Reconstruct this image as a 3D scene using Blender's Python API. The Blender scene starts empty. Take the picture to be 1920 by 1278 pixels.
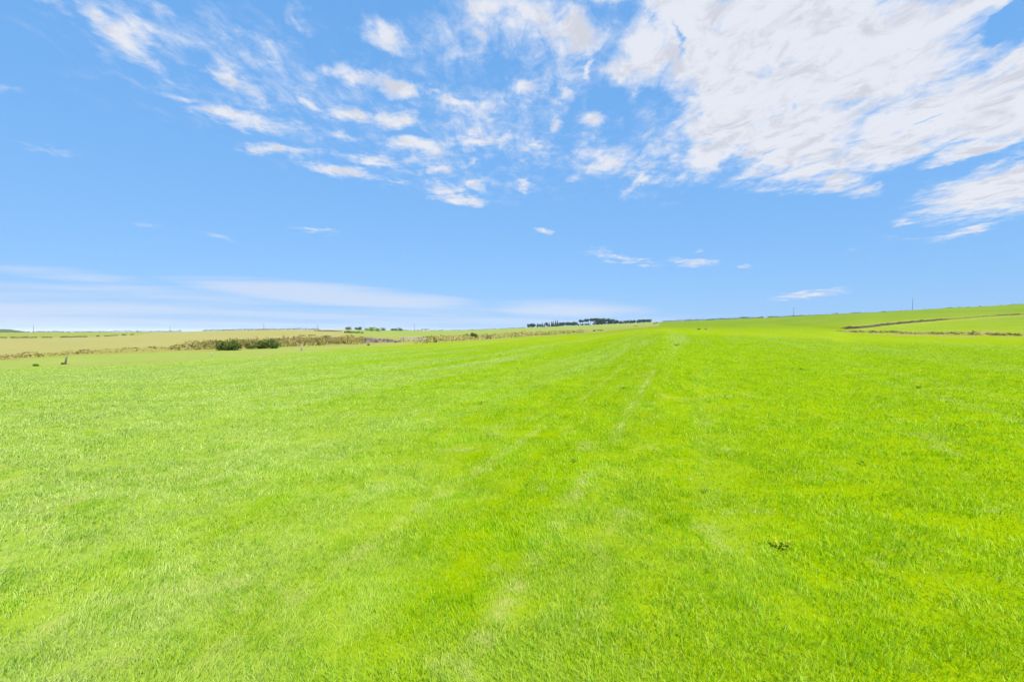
import bpy, math, random
import numpy as np

# ------------------------------------------------------------------ scene, camera, light
scn = bpy.context.scene
COL = scn.collection
W, H, F = 1920.0, 1278.0, 880.0           # pixel frame the place was surveyed in
CAM_H = 2.2
PITCH = math.atan((H / 2 - 621.0) / F)    # camera looks slightly down

cam_d = bpy.data.cameras.new("camera")
cam_d.sensor_width = 36.0
cam_d.lens = 36.0 * F / W
cam_d.clip_start = 0.05
cam_d.clip_end = 200000.0
cam = bpy.data.objects.new("camera", cam_d)
cam.location = (0, 0, CAM_H)
cam.rotation_euler = (math.radians(90) - PITCH, 0, 0)
COL.objects.link(cam)
scn.camera = cam

SUN_AZ, SUN_EL = math.radians(156), math.radians(50)   # azimuth clockwise from +Y
EXPOSURE = 1.5
scn.view_settings.view_transform = 'Standard'
scn.view_settings.look = 'None'
scn.view_settings.gamma = 1.0
scn.view_settings.use_curve_mapping = False
scn.view_settings.exposure = EXPOSURE
scn.cycles.max_bounces = 6
scn.cycles.diffuse_bounces = 3
scn.cycles.transmission_bounces = 3
scn.cycles.transparent_max_bounces = 4

sun_d = bpy.data.lights.new("sun", 'SUN')
sun_d.energy = 4.5
sun_d.angle = math.radians(0.5)
sun_d.color = (1.0, 0.955, 0.88)
sun = bpy.data.objects.new("sun", sun_d)
sx, sy, sz = (math.sin(SUN_AZ) * math.cos(SUN_EL), math.cos(SUN_AZ) * math.cos(SUN_EL), math.sin(SUN_EL))
from mathutils import Vector
sun.rotation_euler = Vector((sx, sy, sz)).to_track_quat('Z', 'Y').to_euler()
sun.location = (60, -20, 80)
COL.objects.link(sun)

# ------------------------------------------------------------------ node helper
class NT:
    def __init__(s, tree):
        s.t = tree; s.n = tree.nodes; s.l = tree.links
    def new(s, typ, **kw):
        n = s.n.new(typ)
        for k, v in kw.items(): setattr(n, k, v)
        return n
    def put(s, sock, v):
        if hasattr(v, 'is_linked') or isinstance(v, bpy.types.NodeSocket): s.l.new(v, sock)
        else: sock.default_value = v
    def m(s, op, a, b=None, c=None, clamp=False):
        n = s.new('ShaderNodeMath', operation=op, use_clamp=clamp)
        s.put(n.inputs[0], a)
        if b is not None: s.put(n.inputs[1], b)
        if c is not None: s.put(n.inputs[2], c)
        return n.outputs[0]
    def vm(s, op, a, b=None, out=0):
        n = s.new('ShaderNodeVectorMath', operation=op)
        s.put(n.inputs[0], a)
        if b is not None: s.put(n.inputs[1], b)
        return n.outputs[out]
    def noise(s, vec, scale, detail=4.0, rough=0.5, dist=0.0, col=False):
        n = s.new('ShaderNodeTexNoise')
        s.put(n.inputs['Vector'], vec)
        n.inputs['Scale'].default_value = scale
        n.inputs['Detail'].default_value = detail
        n.inputs['Roughness'].default_value = rough
        n.inputs['Distortion'].default_value = dist
        return n.outputs['Color' if col else 'Fac']
    def mix(s, f, a, b):
        n = s.new('ShaderNodeMix', data_type='RGBA')
        s.put(n.inputs[0], f)
        for i, v in ((6, a), (7, b)):
            if isinstance(v, tuple) and len(v) == 3: v = (*v, 1.0)
            s.put(n.inputs[i], v)
        return n.outputs[2]
    def ss(s, v, a, b, lo=0.0, hi=1.0):
        n = s.new('ShaderNodeMapRange', interpolation_type='SMOOTHSTEP')
        s.put(n.inputs[0], v)
        n.inputs[1].default_value = a; n.inputs[2].default_value = b
        n.inputs[3].default_value = lo; n.inputs[4].default_value = hi
        return n.outputs[0]
    def comb(s, x, y, z):
        n = s.new('ShaderNodeCombineXYZ')
        for i, v in enumerate((x, y, z)): s.put(n.inputs[i], v)
        return n.outputs[0]

# ------------------------------------------------------------------ sky (Nishita + cloud layer, all by direction)
SKY_STRENGTH = 0.1
world = bpy.data.worlds.new("World")
scn.world = world
world.use_nodes = True
world.node_tree.nodes.clear()
w = NT(world.node_tree)
sky = w.new('ShaderNodeTexSky', sky_type='NISHITA')
sky.sun_disc = False
sky.sun_elevation = SUN_EL
sky.sun_rotation = SUN_AZ
sky.altitude = 0
sky.air_density = 1.0
sky.dust_density = 0.6
sky.ozone_density = 1.0
D_ = w.new('ShaderNodeTexCoord').outputs['Generated']
sep = w.new('ShaderNodeSeparateXYZ'); w.l.new(D_, sep.inputs[0])
dx, dy, dz = sep.outputs
zc = w.m('ADD', w.m('MAXIMUM', dz, 0.0), 0.045)
plane = w.comb(w.m('DIVIDE', dx, zc), w.m('DIVIDE', dy, zc), 0.0)      # the cloud sheet overhead
yc = w.m('MAXIMUM', dy, 0.05)
gx, gz = w.m('DIVIDE', dx, yc), w.m('DIVIDE', dz, yc)
front = w.ss(dy, 0.05, 0.3)
n_warp = w.noise(plane, 2.6, 5.0, 0.62, 0.0, True)
warp = w.vm('SUBTRACT', n_warp, (0.5, 0.5, 0.5))
wsep = w.new('ShaderNodeSeparateXYZ'); w.l.new(warp, wsep.inputs[0])
amp = w.m('MULTIPLY_ADD', w.m('MAXIMUM', gz, 0.0), 0.20, 0.02)
wx = w.m('MULTIPLY_ADD', wsep.outputs[0], w.m('MULTIPLY', amp, 1.5), gx)
wz = w.m('MULTIPLY_ADD', wsep.outputs[1], amp, gz)
wy = w.comb(wx, wz, 0.0)

def blob(cx, cy, a, b, rot=0, wt=1.0, P=None):
    mp = w.new('ShaderNodeMapping', vector_type='TEXTURE')
    w.l.new(P, mp.inputs[0])
    mp.inputs['Location'].default_value = ((cx - 960) / F, -(cy - 621) / F, 0)
    mp.inputs['Rotation'].default_value = (0, 0, math.radians(-rot))
    mp.inputs['Scale'].default_value = (a / F, b / F, 1)
    L = w.vm('LENGTH', mp.outputs[0], out=1)
    return w.m('MULTIPLY_ADD', L, -wt, wt)
def blobs(lst, P, start=0.0):
    acc = start
    for i_, t in enumerate(lst):
        if i_ and i_ % 5 == 0:      # keeps the evaluation order sequential (few live values at once)
            P = w.vm('ADD', P, w.m('MULTIPLY', acc, 1e-7))
        t = list(t) + [0, 1.0][len(t) - 4:] if len(t) < 6 else list(t)
        acc = w.m('MAXIMUM', blob(*t, P=P), acc)
    return acc
MASS = [(1290,40,130,150,0,1.7),(1215,90,95,110,20,1.5),(1390,190,170,120,-30,1.9),(1330,285,95,55,-38,1.5),(1500,255,190,105,-22,1.9),
        (1600,110,330,150,-15,2.2),(1800,30,170,80,-25,1.5),(1520,325,130,38,-14,1.4),(1760,215,240,85,-18,1.9),(1900,140,130,60,-25,1.5),
        (1890,350,235,58,-14,1.75),(1630,358,75,18,-10,.9),(1420,318,90,30,-20,1.1),(1850,215,190,80,-18,2.0),(1660,285,170,45,-16,1.6),(1560,345,90,22,-12,1.1),(1180,130,60,60,20,1.2),(1500,60,260,120,0,2.0),(1870,5,90,45,-30,2.0),(1910,125,110,55,-30,2.0),(1840,285,150,36,-17,1.5),(1350,120,160,110,0,1.9)]
HOLES = [(1885,50,75,17,-38,1.6),(1775,318,190,14,-18,1.5),(1735,228,95,7,-22,1.1),(1275,60,14,60,-8,.9),(1455,285,50,6,-30,.7),(1900,120,60,12,-35,.8)]
SMALL = [(450,130,480,170,20,.40),(880,240,360,170,5,.44),(980,60,260,130,0,.72),(1230,280,150,110,-30,.5),(1060,75,70,62,10,1.35),(1005,40,80,40,20,1.0),(930,20,110,40,0,.85),(905,90,38,75,8,.8),(1120,0,130,28,0,1.1),(1100,130,16,22,0,.8),
         (735,64,72,42,27,1.05),(990,166,40,27,10,1.0),(1052,176,26,32,0,.9),(1177,172,18,32,0,.6),(1112,236,36,26,10,.95),(1040,244,28,20,20,.85),
         (1125,300,62,38,-12,1.05),(1205,330,75,20,-38,.8),(1265,300,45,40,0,.6),(1004,280,32,13,5,.8),(986,352,28,11,25,.7),(990,310,22,6,0,.6),(1075,340,30,14,-10,.6),
         (650,140,70,24,16,1.0),(735,163,72,24,20,1.05),(868,200,80,20,8,.95),(800,175,40,10,25,.7),
         (655,214,58,24,8,1.05),(748,228,68,27,4,1.15),(590,200,50,16,32,.75),(795,279,72,24,6,1.15),(888,262,75,17,-2,1.1),(640,262,35,12,10,.6),
         (705,302,76,15,6,1.1),(525,287,92,17,9,1.1),(645,328,90,16,9,1.1),(738,352,24,9,5,.8),(822,324,56,17,-6,1.05),(832,354,48,14,12,.85),
         (895,350,27,15,5,.9),(862,376,66,11,5,1.0),(885,304,20,20,0,.6),
         (240,72,95,46,42,1.0),(185,28,110,20,32,.75),(295,22,80,30,35,.6),(410,75,75,24,35,.5),(430,148,120,21,25,.95),(345,196,70,12,14,.7),
         (470,235,125,17,7,1.0),(290,120,50,34,30,.55),(30,172,80,14,8,.45),(520,122,42,16,10,.45),(590,40,50,26,50,.45),(80,5,80,18,25,.8),
         (1020,437,21,8,12,.9),(1168,485,80,10,9,.7),(1297,492,56,10,4,.9),(1305,467,10,6,0,.7),(1392,503,20,5,-5,.7),(1515,553,85,8,-7,.95),
         (1818,428,95,10,-13,.95),(1700,412,40,8,-5,.75),(1775,412,38,6,-10,.7),(1680,447,60,6,-5,.4),
         (420,448,60,6,13,.5),(600,436,80,8,6,.4),(290,430,50,6,8,.35),(100,285,110,9,8,.3),(1590,470,30,6,-20,.3)]
BANDS = [(-100,608,1150,100,0,1.0),(250,575,420,22,4,.7),(640,556,400,28,5.5,1.45),(180,525,340,24,8,.55),(380,592,700,22,2,.62),(1060,582,210,24,1,1.25),(800,604,620,18,0,.6),(1200,600,280,22,1,.45)]
n_edge = w.noise(plane, 3.4, 8.0, 0.66, 0.15)
n_big = w.noise(plane, 1.1, 3.0, 0.5)
SMALL = [(a, b, c * 1.16, d * 1.14, (list(r) + [0, 1.0])[0] if r else 0, (r[1] if len(r) > 1 else 1.0) * (1.1 if c < 200 else 1)) for a, b, c, d, *r in SMALL]
fld = blobs(MASS + SMALL, wy)
hol = blobs(HOLES, wy)
shape = w.m('SUBTRACT', fld, hol)
n_fine = w.noise(w.vm('MULTIPLY', plane, (1.5, 0.8, 1.0)), 9.0, 7.0, 0.68, 0.5)
shape = w.m('MULTIPLY_ADD', w.m('SUBTRACT', n_edge, 0.5), 1.7, shape)
shape = w.m('MULTIPLY_ADD', w.m('SUBTRACT', n_fine, 0.5), 1.6, shape)
dens = w.ss(shape, 0.05, 1.0)
dens = w.m('MULTIPLY', dens, w.ss(fld, 0.0, 0.25))
# thin haze-like streaks low over the horizon
streak = w.noise(w.comb(w.m('MULTIPLY', gx, 1.3), w.m('MULTIPLY_ADD', gx, 1.0, w.m('MULTIPLY', gz, 40.0)), 3.0), 1.6, 5.0, 0.55, 0.3)
bbase = blobs(BANDS, w.comb(gx, gz, 0.0))
bf = w.m('MULTIPLY_ADD', w.m('SUBTRACT', streak, 0.5), 1.5, bbase)
bdens = w.m('MULTIPLY', w.m('MULTIPLY', w.ss(bf, -0.05, 0.95), 0.85), w.ss(bbase, 0.0, 0.3))
allc = w.m('MULTIPLY', w.m('MAXIMUM', dens, bdens), front)
# loose cloud on the side of the sky behind the camera
back = w.m('MULTIPLY', w.ss(n_big, 0.52, 0.72), w.m('SUBTRACT', 1.0, front))
allc = w.m('MAXIMUM', allc, w.m('MULTIPLY', back, w.ss(dz, 0.02, 0.2)))
crease = w.noise(w.vm('MULTIPLY', plane, (1.15, 0.8, 1.0)), 6.5, 9.0, 0.68, 0.6)
cl = w.mix(w.ss(crease, 0.36, 0.54), (0.232, 0.239, 0.266), (0.288, 0.296, 0.320))
lp = w.mix(w.ss(shape, 0.3, 1.1), (0.225, 0.262, 0.33), cl)
tint = w.new('ShaderNodeMix', data_type='RGBA', blend_type='MULTIPLY')
tint.inputs[0].default_value = 1.0
w.l.new(sky.outputs[0], tint.inputs[6]); tint.inputs[7].default_value = (1.0, 1.0, 1.0, 1)
sk0 = w.vm('SCALE', tint.outputs[2]); sk0.node.inputs['Scale'].default_value = SKY_STRENGTH
ssp = w.new('ShaderNodeSeparateXYZ'); w.l.new(sk0, ssp.inputs[0])      # clear sea air: less white towards the horizon
skyc = w.comb(w.m('MULTIPLY', w.m('POWER', ssp.outputs[0], 0.42), 0.146), w.m('MULTIPLY', w.m('POWER', ssp.outputs[1], 0.27), 0.234), w.m('MULTIPLY', w.m('POWER', ssp.outputs[2], 0.18), 0.372))
final = w.mix(w.m('MULTIPLY', allc, 0.96), skyc, lp)
bg = w.new('ShaderNodeBackground'); bg.inputs[1].default_value = 1.0
w.l.new(final, bg.inputs[0])
wo = w.new('ShaderNodeOutputWorld'); w.l.new(bg.outputs[0], wo.inputs[0])
world.cycles.sampling_method = 'MANUAL'
world.cycles.sample_map_resolution = 256

# ------------------------------------------------------------------ numeric helpers
rng = np.random.default_rng(7)
random.seed(7)
def _hash(ix, iy, seed):
    n = (ix.astype(np.int64) * 374761393 + iy.astype(np.int64) * 668265263 + seed * 974711) & 0x7fffffff
    n = ((n ^ (n >> 13)) * 1274126177) & 0x7fffffff
    return ((n ^ (n >> 16)) & 0xffff) / 65535.0
def vnoise(x, y, seed=0):
    ix, iy = np.floor(x), np.floor(y)
    fx, fy = x - ix, y - iy
    fx, fy = fx * fx * (3 - 2 * fx), fy * fy * (3 - 2 * fy)
    a, b = _hash(ix, iy, seed), _hash(ix + 1, iy, seed)
    c, d = _hash(ix, iy + 1, seed), _hash(ix + 1, iy + 1, seed)
    return (a * (1 - fx) + b * fx) * (1 - fy) + (c * (1 - fx) + d * fx) * fy
def fbm(x, y, seed=0, octs=4):
    s, a, t = 0, 1.0, 0
    for o in range(octs):
        s = s + a * vnoise(x * 2 ** o, y * 2 ** o, seed + o * 17); t += a; a *= 0.5
    return s / t
def sstep(v, a, b):
    t = np.clip((v - a) / (b - a), 0, 1)
    return t * t * (3 - 2 * t)

def px_dir(px, py):
    """world direction of a surveyed sight line"""
    x, y, z = (px - W / 2) / F, 1.0, -(py - H / 2) / F
    c, s = math.cos(PITCH), math.sin(PITCH)
    return x, y * c + z * s, z * c - y * s
def row_z(px, py, r):
    x, y, z = px_dir(px, py)
    return CAM_H + z / math.hypot(x, y) * r
def az_of(px):
    return math.degrees(math.atan((px - W / 2) / F))

# ------------------------------------------------------------------ terrain survey: (sight-line x, y, range) along each boundary
ROWS = {
 'E1': [(0,690,75),(150,684,78),(300,677,82),(430,668.5,85),(560,659.5,88),(680,649.5,105),(800,643.5,120),(900,637,145),(1000,629.5,190),(1100,624,250),(1200,613,320),(1240,610,330),(1400,614,230),(1500,617,195),(1560,619.5,175),(1600,624,165),(1700,625,155),(1800,626.5,145),(1920,629,135)],
 'E2': [(0,675,92),(150,664.5,98),(300,658,108),(430,654,112),(560,648,118),(680,645,122),(800,641.5,128),(900,635.5,158),(1000,628,208),(1100,622.5,275),(1200,611.5,345),(1240,608,350),(1400,612.5,250),(1500,615.5,210),(1560,618.5,182),(1600,621.5,173),(1700,622,163),(1800,623.3,153),(1920,625.3,143)],
 'E3': [(0,665,115),(150,657,120),(300,649,126),(430,641,135),(560,634,145),(680,631,170),(800,631,185),(900,628,210),(1000,622,270),(1100,617.5,350),(1200,609.5,420),(1240,606,395),(1400,608,300),(1500,612,245),(1560,617.3,192),(1600,617.2,184),(1700,606.5,213),(1800,598,249),(1920,590,290)],
 'E4': [(0,633,330),(150,632,330),(300,625.5,400),(430,621.5,380),(560,620,380),(680,622.5,350),(800,624,380),(900,622,400),(1000,617.5,450),(1100,613.5,500),(1200,607,520),(1240,604.8,430),(1400,602,380),(1500,608,265),(1540,611.5,228),(1560,613,210),(1600,612.3,187),(1700,602,215),(1800,595,251),(1920,587.5,292)],
 'SK': [(0,623,900),(150,622.6,880),(300,622.2,800),(360,621.2,600),(430,619.5,500),(500,618.3,460),(600,617.8,470),(700,618.3,650),(800,620,800),(900,618.3,800),(1000,613.7,720),(1080,610.5,700),(1150,607.5,690),(1220,604.5,640),(1240,603.5,480),(1300,601.5,450),(1390,597.5,450),(1480,594.3,465),(1560,590.8,490),(1660,587,520),(1740,582.5,540),(1780,580,550),(1850,577,570),(1920,572.8,600)],
}
az_in = np.arange(-75.02, 75.0201, 0.11)
az_out = np.arange(78.0, 282.0001, 3.0)
AZ = np.concatenate([az_in, az_out, [360 - 75.02]])       # the last column closes the ring
def row_curves(name):
    L = ROWS[name]
    a = np.array([az_of(t[0]) for t in L]); r = np.array([t[2] for t in L], float)
    z = np.array([row_z(*t) for t in L])
    a = np.concatenate([a, [80, 180, 280]]); 
    r = np.concatenate([r, [r[-1], (r[0] + r[-1]) / 2, r[0]]]); z = np.concatenate([z, [z[-1], (z[0] + z[-1]) / 2, z[0]]])
    a = np.concatenate([a, [a[0] + 360]]); r = np.concatenate([r, [r[0]]]); z = np.concatenate([z, [z[0]]])
    # interpolate pixel-height-like slope so the skyline stays where surveyed
    s = (z - CAM_H) / r
    ri = np.interp(AZ, a, r); si = np.interp(AZ, a, s)
    kn = 25 if name in ('E3', 'E4') else 9; k = np.ones(kn) / kn; hk = kn // 2
    def sm(v):
        p = np.concatenate([np.full(hk, v[0]), v[:len(az_in)], np.full(hk, v[len(az_in) - 1])])
        v = v.copy(); v[:len(az_in)] = np.convolve(p, k, 'valid'); return v
    ri, si = sm(ri), sm(si)
    return ri, CAM_H + si * ri
RK = [np.zeros(len(AZ)), np.full(len(AZ), 6.0), np.full(len(AZ), 22.0)]
ZK = [np.zeros(len(AZ)), np.zeros(len(AZ)), np.zeros(len(AZ))]
for nme in ('E1', 'E2', 'E3', 'E4', 'SK'):
    a, b = row_curves(nme); RK.append(a); ZK.append(b)
# gentle fall towards the left edge, rise to the right, already at 22 m
ZK[2] = ZK[3] * 0.10
RK += [np.full(len(AZ), 1500.0), np.full(len(AZ), 4000.0)]
ZK += [np.full(len(AZ), -9.0), np.full(len(AZ), -30.0)]
RK, ZK = np.array(RK), np.array(ZK)
SUB = [60, 150, 170, 26, 26, 60, 60, 14, 6]
def pchip_slopes(x, y):
    h = np.diff(x, axis=0); d = np.diff(y, axis=0) / h
    m = np.zeros_like(y)
    w1 = 2 * h[1:] + h[:-1]; w2 = h[1:] + 2 * h[:-1]
    ok = d[:-1] * d[1:] > 0
    dd0 = np.where(ok, d[:-1], 1); dd1 = np.where(ok, d[1:], 1)
    m[1:-1] = np.where(ok, (w1 + w2) / (w1 / dd0 + w2 / dd1), 0)
    m[0] = d[0]; m[-1] = d[-1]
    return m
MK = pchip_slopes(RK, ZK)
MK[6] = np.minimum(MK[6], 1.1 * (ZK[7] - ZK[6]) / (RK[7] - RK[6]))     # no overshoot behind the cut bank
Rg, Zg, Tg = [], [], []
for k, n in enumerate(SUB):
    for j in range(n + (1 if k == len(SUB) - 1 else 0)):
        t = j / n
        if k == 0: rr = 0.6 + (6.0 - 0.6) * t; rr = np.full(len(AZ), rr)
        elif k <= 2: rr = RK[k] * (RK[k + 1] / RK[k]) ** t
        else: rr = RK[k] + (RK[k + 1] - RK[k]) * t
        h = RK[k + 1] - RK[k]; u = (rr - RK[k]) / h
        z = ((1 + 2 * u) * (1 - u) ** 2 * ZK[k] + u * (1 - u) ** 2 * h * MK[k] + u * u * (3 - 2 * u) * ZK[k + 1] + u * u * (u - 1) * h * MK[k + 1])
        Rg.append(rr); Zg.append(z); Tg.append(k + t)
Rg, Zg, Tg = np.array(Rg), np.array(Zg), np.array(Tg)
NR, NA = Rg.shape
AZr = np.radians(AZ)
def undul(x, y, r):
    return (fbm(x * 0.45, y * 0.45, 3, 3) - 0.5) * 0.09 * np.exp(-r / 90) + (fbm(x * 0.03, y * 0.03, 9, 3) - 0.5) * 0.5 * sstep(r, 30, 150) * (1 - sstep(r, 320, 450))
Xg, Yg = Rg * np.sin(AZr), Rg * np.cos(AZr)
Zg = Zg + undul(Xg, Yg, Rg)

def ground_z(x, y):
    x, y = np.atleast_1d(np.asarray(x, float)), np.atleast_1d(np.asarray(y, float))
    r = np.hypot(x, y); a = np.degrees(np.arctan2(x, y))
    fi = np.clip((a + 75.02) / 0.11, 0, len(az_in) - 1.001); i0 = fi.astype(int); f = fi - i0
    out = np.empty(len(x))
    za = np.empty(len(x)); zb = np.empty(len(x))
    order = np.argsort(i0, kind='stable')
    io = i0[order]; b = np.searchsorted(io, np.arange(len(az_in) + 1))
    for c in np.unique(io):
        s = order[b[c]:b[c + 1]]
        za[s] = np.interp(r[s], Rg[:, c], Zg[:, c]); zb[s] = np.interp(r[s], Rg[:, c + 1], Zg[:, c + 1])
    return za * (1 - f) + zb * f
def knot(px, name):
    """range and sight-line row of a boundary at a bearing"""
    L = ROWS[name]
    return float(np.interp(px, [t[0] for t in L], [t[2] for t in L])), float(np.interp(px, [t[0] for t in L], [t[1] for t in L]))
def spot(px, r):
    a = math.atan((px - W / 2) / F)
    x, y = r * math.sin(a), r * math.cos(a)
    return x, y, float(ground_z(x, y)[0])
def m_per_px(px, r):
    """metres spanned by one survey pixel at that bearing and range"""
    return r * math.cos(math.atan((px - W / 2) / F)) / F

# ------------------------------------------------------------------ sward masks shared by the ground and the blades of grass
VPA = math.atan((1282 - 960) / F)                     # bearing along which the field was worked
ex, ey = math.sin(VPA), math.cos(VPA)
def flat_pt(px, py):
    x, y, z = px_dir(px, py); t = -CAM_H / z
    return x * t, y * t
def across(px, py):
    x, y = flat_pt(px, py); return x * ey - y * ex
TRACKS = [(across(960, 1130), 0.10, .50), (across(640, 1060), 0.10, 0.38), (across(1190, 900), 0.12, .15)]
def sward(x, y):
    """R paleness, G dryness, B lushness, A patchy darkness"""
    u = x * ey - y * ex; v = x * ex + y * ey           # across and along the working direction
    r = np.hypot(x, y)
    wob = (fbm(v * 0.25, u * 0.1, 31, 3) - 0.5) * 0.35
    dry = np.zeros_like(x)
    pat = fbm(u * 1.6, v * 0.9, 41, 4)
    for c, wd, wt in TRACKS:
        dry = np.maximum(dry, wt * np.exp(-((u - c + wob) / wd) ** 2) * sstep(pat, 0.36, 0.58))
    dry = np.maximum(dry, 0.35 * sstep(fbm(x * 2.3, y * 2.3, 51, 4), 0.64, 0.80))
    dry = dry * np.clip(1.5 * sstep(fbm(x * 7, y * 7, 57, 2), 0.32, 0.62), 0.1, 1)
    rows = 0.5 * fbm(u * 0.5, v * 0.03, 61, 3) + 0.5 * fbm(u * 1.6, v * 0.06, 63, 2)             # seed-drill rows
    left = sstep(-(x / (r + 3.0)), -0.35, 0.75)  # sheen of the down-sun view painted in as paleness towards the left
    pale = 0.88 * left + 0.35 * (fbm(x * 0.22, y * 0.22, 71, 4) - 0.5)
    cl = fbm(u * 1.5 + 3, v * 0.8, 81, 3)
    pale += 0.45 * (fbm(x * 1.1, y * 1.1, 91, 3) - 0.5) + 0.5 * (fbm(x * 5, y * 5, 93, 2) - 0.5) * (1 - sstep(r, 15, 50))
    fine = fbm(x * 4.5, y * 4.5, 97, 3)
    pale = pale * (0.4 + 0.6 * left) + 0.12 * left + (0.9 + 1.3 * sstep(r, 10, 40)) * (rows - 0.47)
    dark = 0.25 * sstep(cl, 0.58, 0.78) * (1 - sstep(r, 30, 90)) + 0.2 * sstep(fbm(u * 0.9, v * 0.35, 95, 4), 0.60, 0.78) + 0.9 * sstep(fine, 0.55, 0.8) * (1 - sstep(r, 15, 50))
    return np.clip(pale, 0, 1), np.clip(dry, 0, 1), np.clip(rows, 0, 1), np.clip(dark, 0, 1)

# ------------------------------------------------------------------ object helpers
def tag(o, label=None, cat=None, group=None, kind=None):
    if label: o["label"] = label
    if cat: o["category"] = cat
    if group: o["group"] = group
    if kind: o["kind"] = kind
    return o
def mesh_from(name, V, polys, attrs=None, smooth=False):
    """polys: (n,k) int array or list of such"""
    me = bpy.data.meshes.new(name)
    V = np.ascontiguousarray(V, np.float32)
    if not isinstance(polys, list): polys = [polys]
    polys = [np.asarray(p, np.int32) for p in polys if len(p)]
    me.vertices.add(len(V)); me.vertices.foreach_set('co', V.ravel())
    nl = sum(p.size for p in polys); nf = sum(len(p) for p in polys)
    me.loops.add(nl); me.polygons.add(nf)
    me.loops.foreach_set('vertex_index', np.concatenate([p.ravel() for p in polys]))
    tot = np.concatenate([np.full(len(p), p.shape[1], np.int32) for p in polys])
    st = np.concatenate([[0], np.cumsum(tot)[:-1]]).astype(np.int32)
    me.polygons.foreach_set('loop_start', st)
    try: me.polygons.foreach_set('loop_total', tot)
    except Exception: pass
    me.update(calc_edges=True)
    for k, v in (attrs or {}).items():
        at = me.attributes.new(k, 'FLOAT_COLOR', 'POINT'); at.data.foreach_set('color', np.ascontiguousarray(v, np.float32).ravel())
    if smooth: me.polygons.foreach_set('use_smooth', np.ones(nf, bool))
    return me
def link(name, me, mat, parent=None, loc=None):
    o = bpy.data.objects.new(name, me); COL.objects.link(o)
    if mat and not me.materials: me.materials.append(mat)
    if parent: o.parent = parent
    if loc is not None: o.location = loc
    return o
def empty(name, loc):
    o = bpy.data.objects.new(name, None); o.empty_display_size = 0.3
    o.location = loc; COL.objects.link(o); return o
class MB:
    def __init__(s): s.V = []; s.P = {3: [], 4: []}; s.n = 0
    def add(s, V, P):
        V = np.asarray(V, float); s.V.append(V)
        for k in (3, 4):
            q = [p for p in P if len(p) == k]
            if q: s.P[k].append(np.array(q) + s.n)
        s.n += len(V)
    def raw(s, V, P):
        s.V.append(V); s.P[P.shape[1]].append(P + s.n); s.n += len(V)
    def box(s, c, d, jit=0, rz=0, tilt=0):
        c = np.array(c, float); d = np.array(d, float) / 2
        v = np.array([[x, y, z] for z in (-1, 1) for y in (-1, 1) for x in (-1, 1)], float) * d
        if jit: v += rng.normal(0, jit, v.shape)
        ct, st = math.cos(tilt), math.sin(tilt)
        v = v @ np.array([[ct, 0, -st], [0, 1, 0], [st, 0, ct]])
        cr, sr = math.cos(rz), math.sin(rz)
        v = v @ np.array([[cr, sr, 0], [-sr, cr, 0], [0, 0, 1]])
        s.add(v + c, [(0, 2, 3, 1), (4, 5, 7, 6), (0, 1, 5, 4), (2, 6, 7, 3), (0, 4, 6, 2), (1, 3, 7, 5)])
    def tube(s, pts, rad, n=7):
        pts = [np.array(p, float) for p in pts]; V = []; P = []
        for i, p in enumerate(pts):
            t = pts[min(i + 1, len(pts) - 1)] - pts[max(i - 1, 0)]; t /= np.linalg.norm(t) + 1e-9
            a = np.cross(t, [0.31, 0.95, 0.1]); a /= np.linalg.norm(a); b = np.cross(t, a)
            for j in range(n):
                q = 2 * math.pi * j / n; V.append(p + rad[i] * (math.cos(q) * a + math.sin(q) * b))
        for i in range(len(pts) - 1):
            for j in range(n):
                P.append((i * n + j, i * n + (j + 1) % n, (i + 1) * n + (j + 1) % n, (i + 1) * n + j))
        k = len(V); V += [pts[0], pts[-1]]
        for j in range(n):
            P.append((k, (j + 1) % n, j)); P.append((k + 1, (len(pts) - 1) * n + j, (len(pts) - 1) * n + (j + 1) % n))
        s.add(V, P)
    def mesh(s, name, smooth=False):
        return mesh_from(name, np.concatenate(s.V), [np.concatenate(s.P[k]) for k in (3, 4) if s.P[k]], None, smooth)

def material(name, build):
    m = bpy.data.materials.new(name); m.use_nodes = True; m.node_tree.nodes.clear()
    t = NT(m.node_tree); out = t.new('ShaderNodeOutputMaterial')
    t.l.new(build(t), out.inputs[0]); return m
def pos(t): return t.new('ShaderNodeNewGeometry').outputs['Position']
def objc(t): return t.new('ShaderNodeTexCoord').outputs['Object']
def attr(t, name):
    n = t.new('ShaderNodeAttribute', attribute_name=name)
    s = t.new('ShaderNodeSeparateColor'); t.l.new(n.outputs['Color'], s.inputs[0])
    return s.outputs[0], s.outputs[1], s.outputs[2], n.outputs['Alpha']
def leafy(t, col, trans=0.35, tcol=None, gloss=0.0, rough=0.5):
    d = t.new('ShaderNodeBsdfDiffuse'); t.put(d.inputs[0], col)
    tr = t.new('ShaderNodeBsdfTranslucent'); t.put(tr.inputs[0], tcol if tcol is not None else col)
    mx = t.new('ShaderNodeMixShader'); mx.inputs[0].default_value = trans
    t.l.new(d.outputs[0], mx.inputs[1]); t.l.new(tr.outputs[0], mx.inputs[2])
    o = mx.outputs[0]
    if gloss:
        g = t.new('ShaderNodeBsdfGlossy'); g.inputs['Roughness'].default_value = rough; g.inputs[0].default_value = (1, 1, 1, 1)
        m2 = t.new('ShaderNodeMixShader'); m2.inputs[0].default_value = gloss
        t.l.new(o, m2.inputs[1]); t.l.new(g.outputs[0], m2.inputs[2]); o = m2.outputs[0]
    return o

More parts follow.
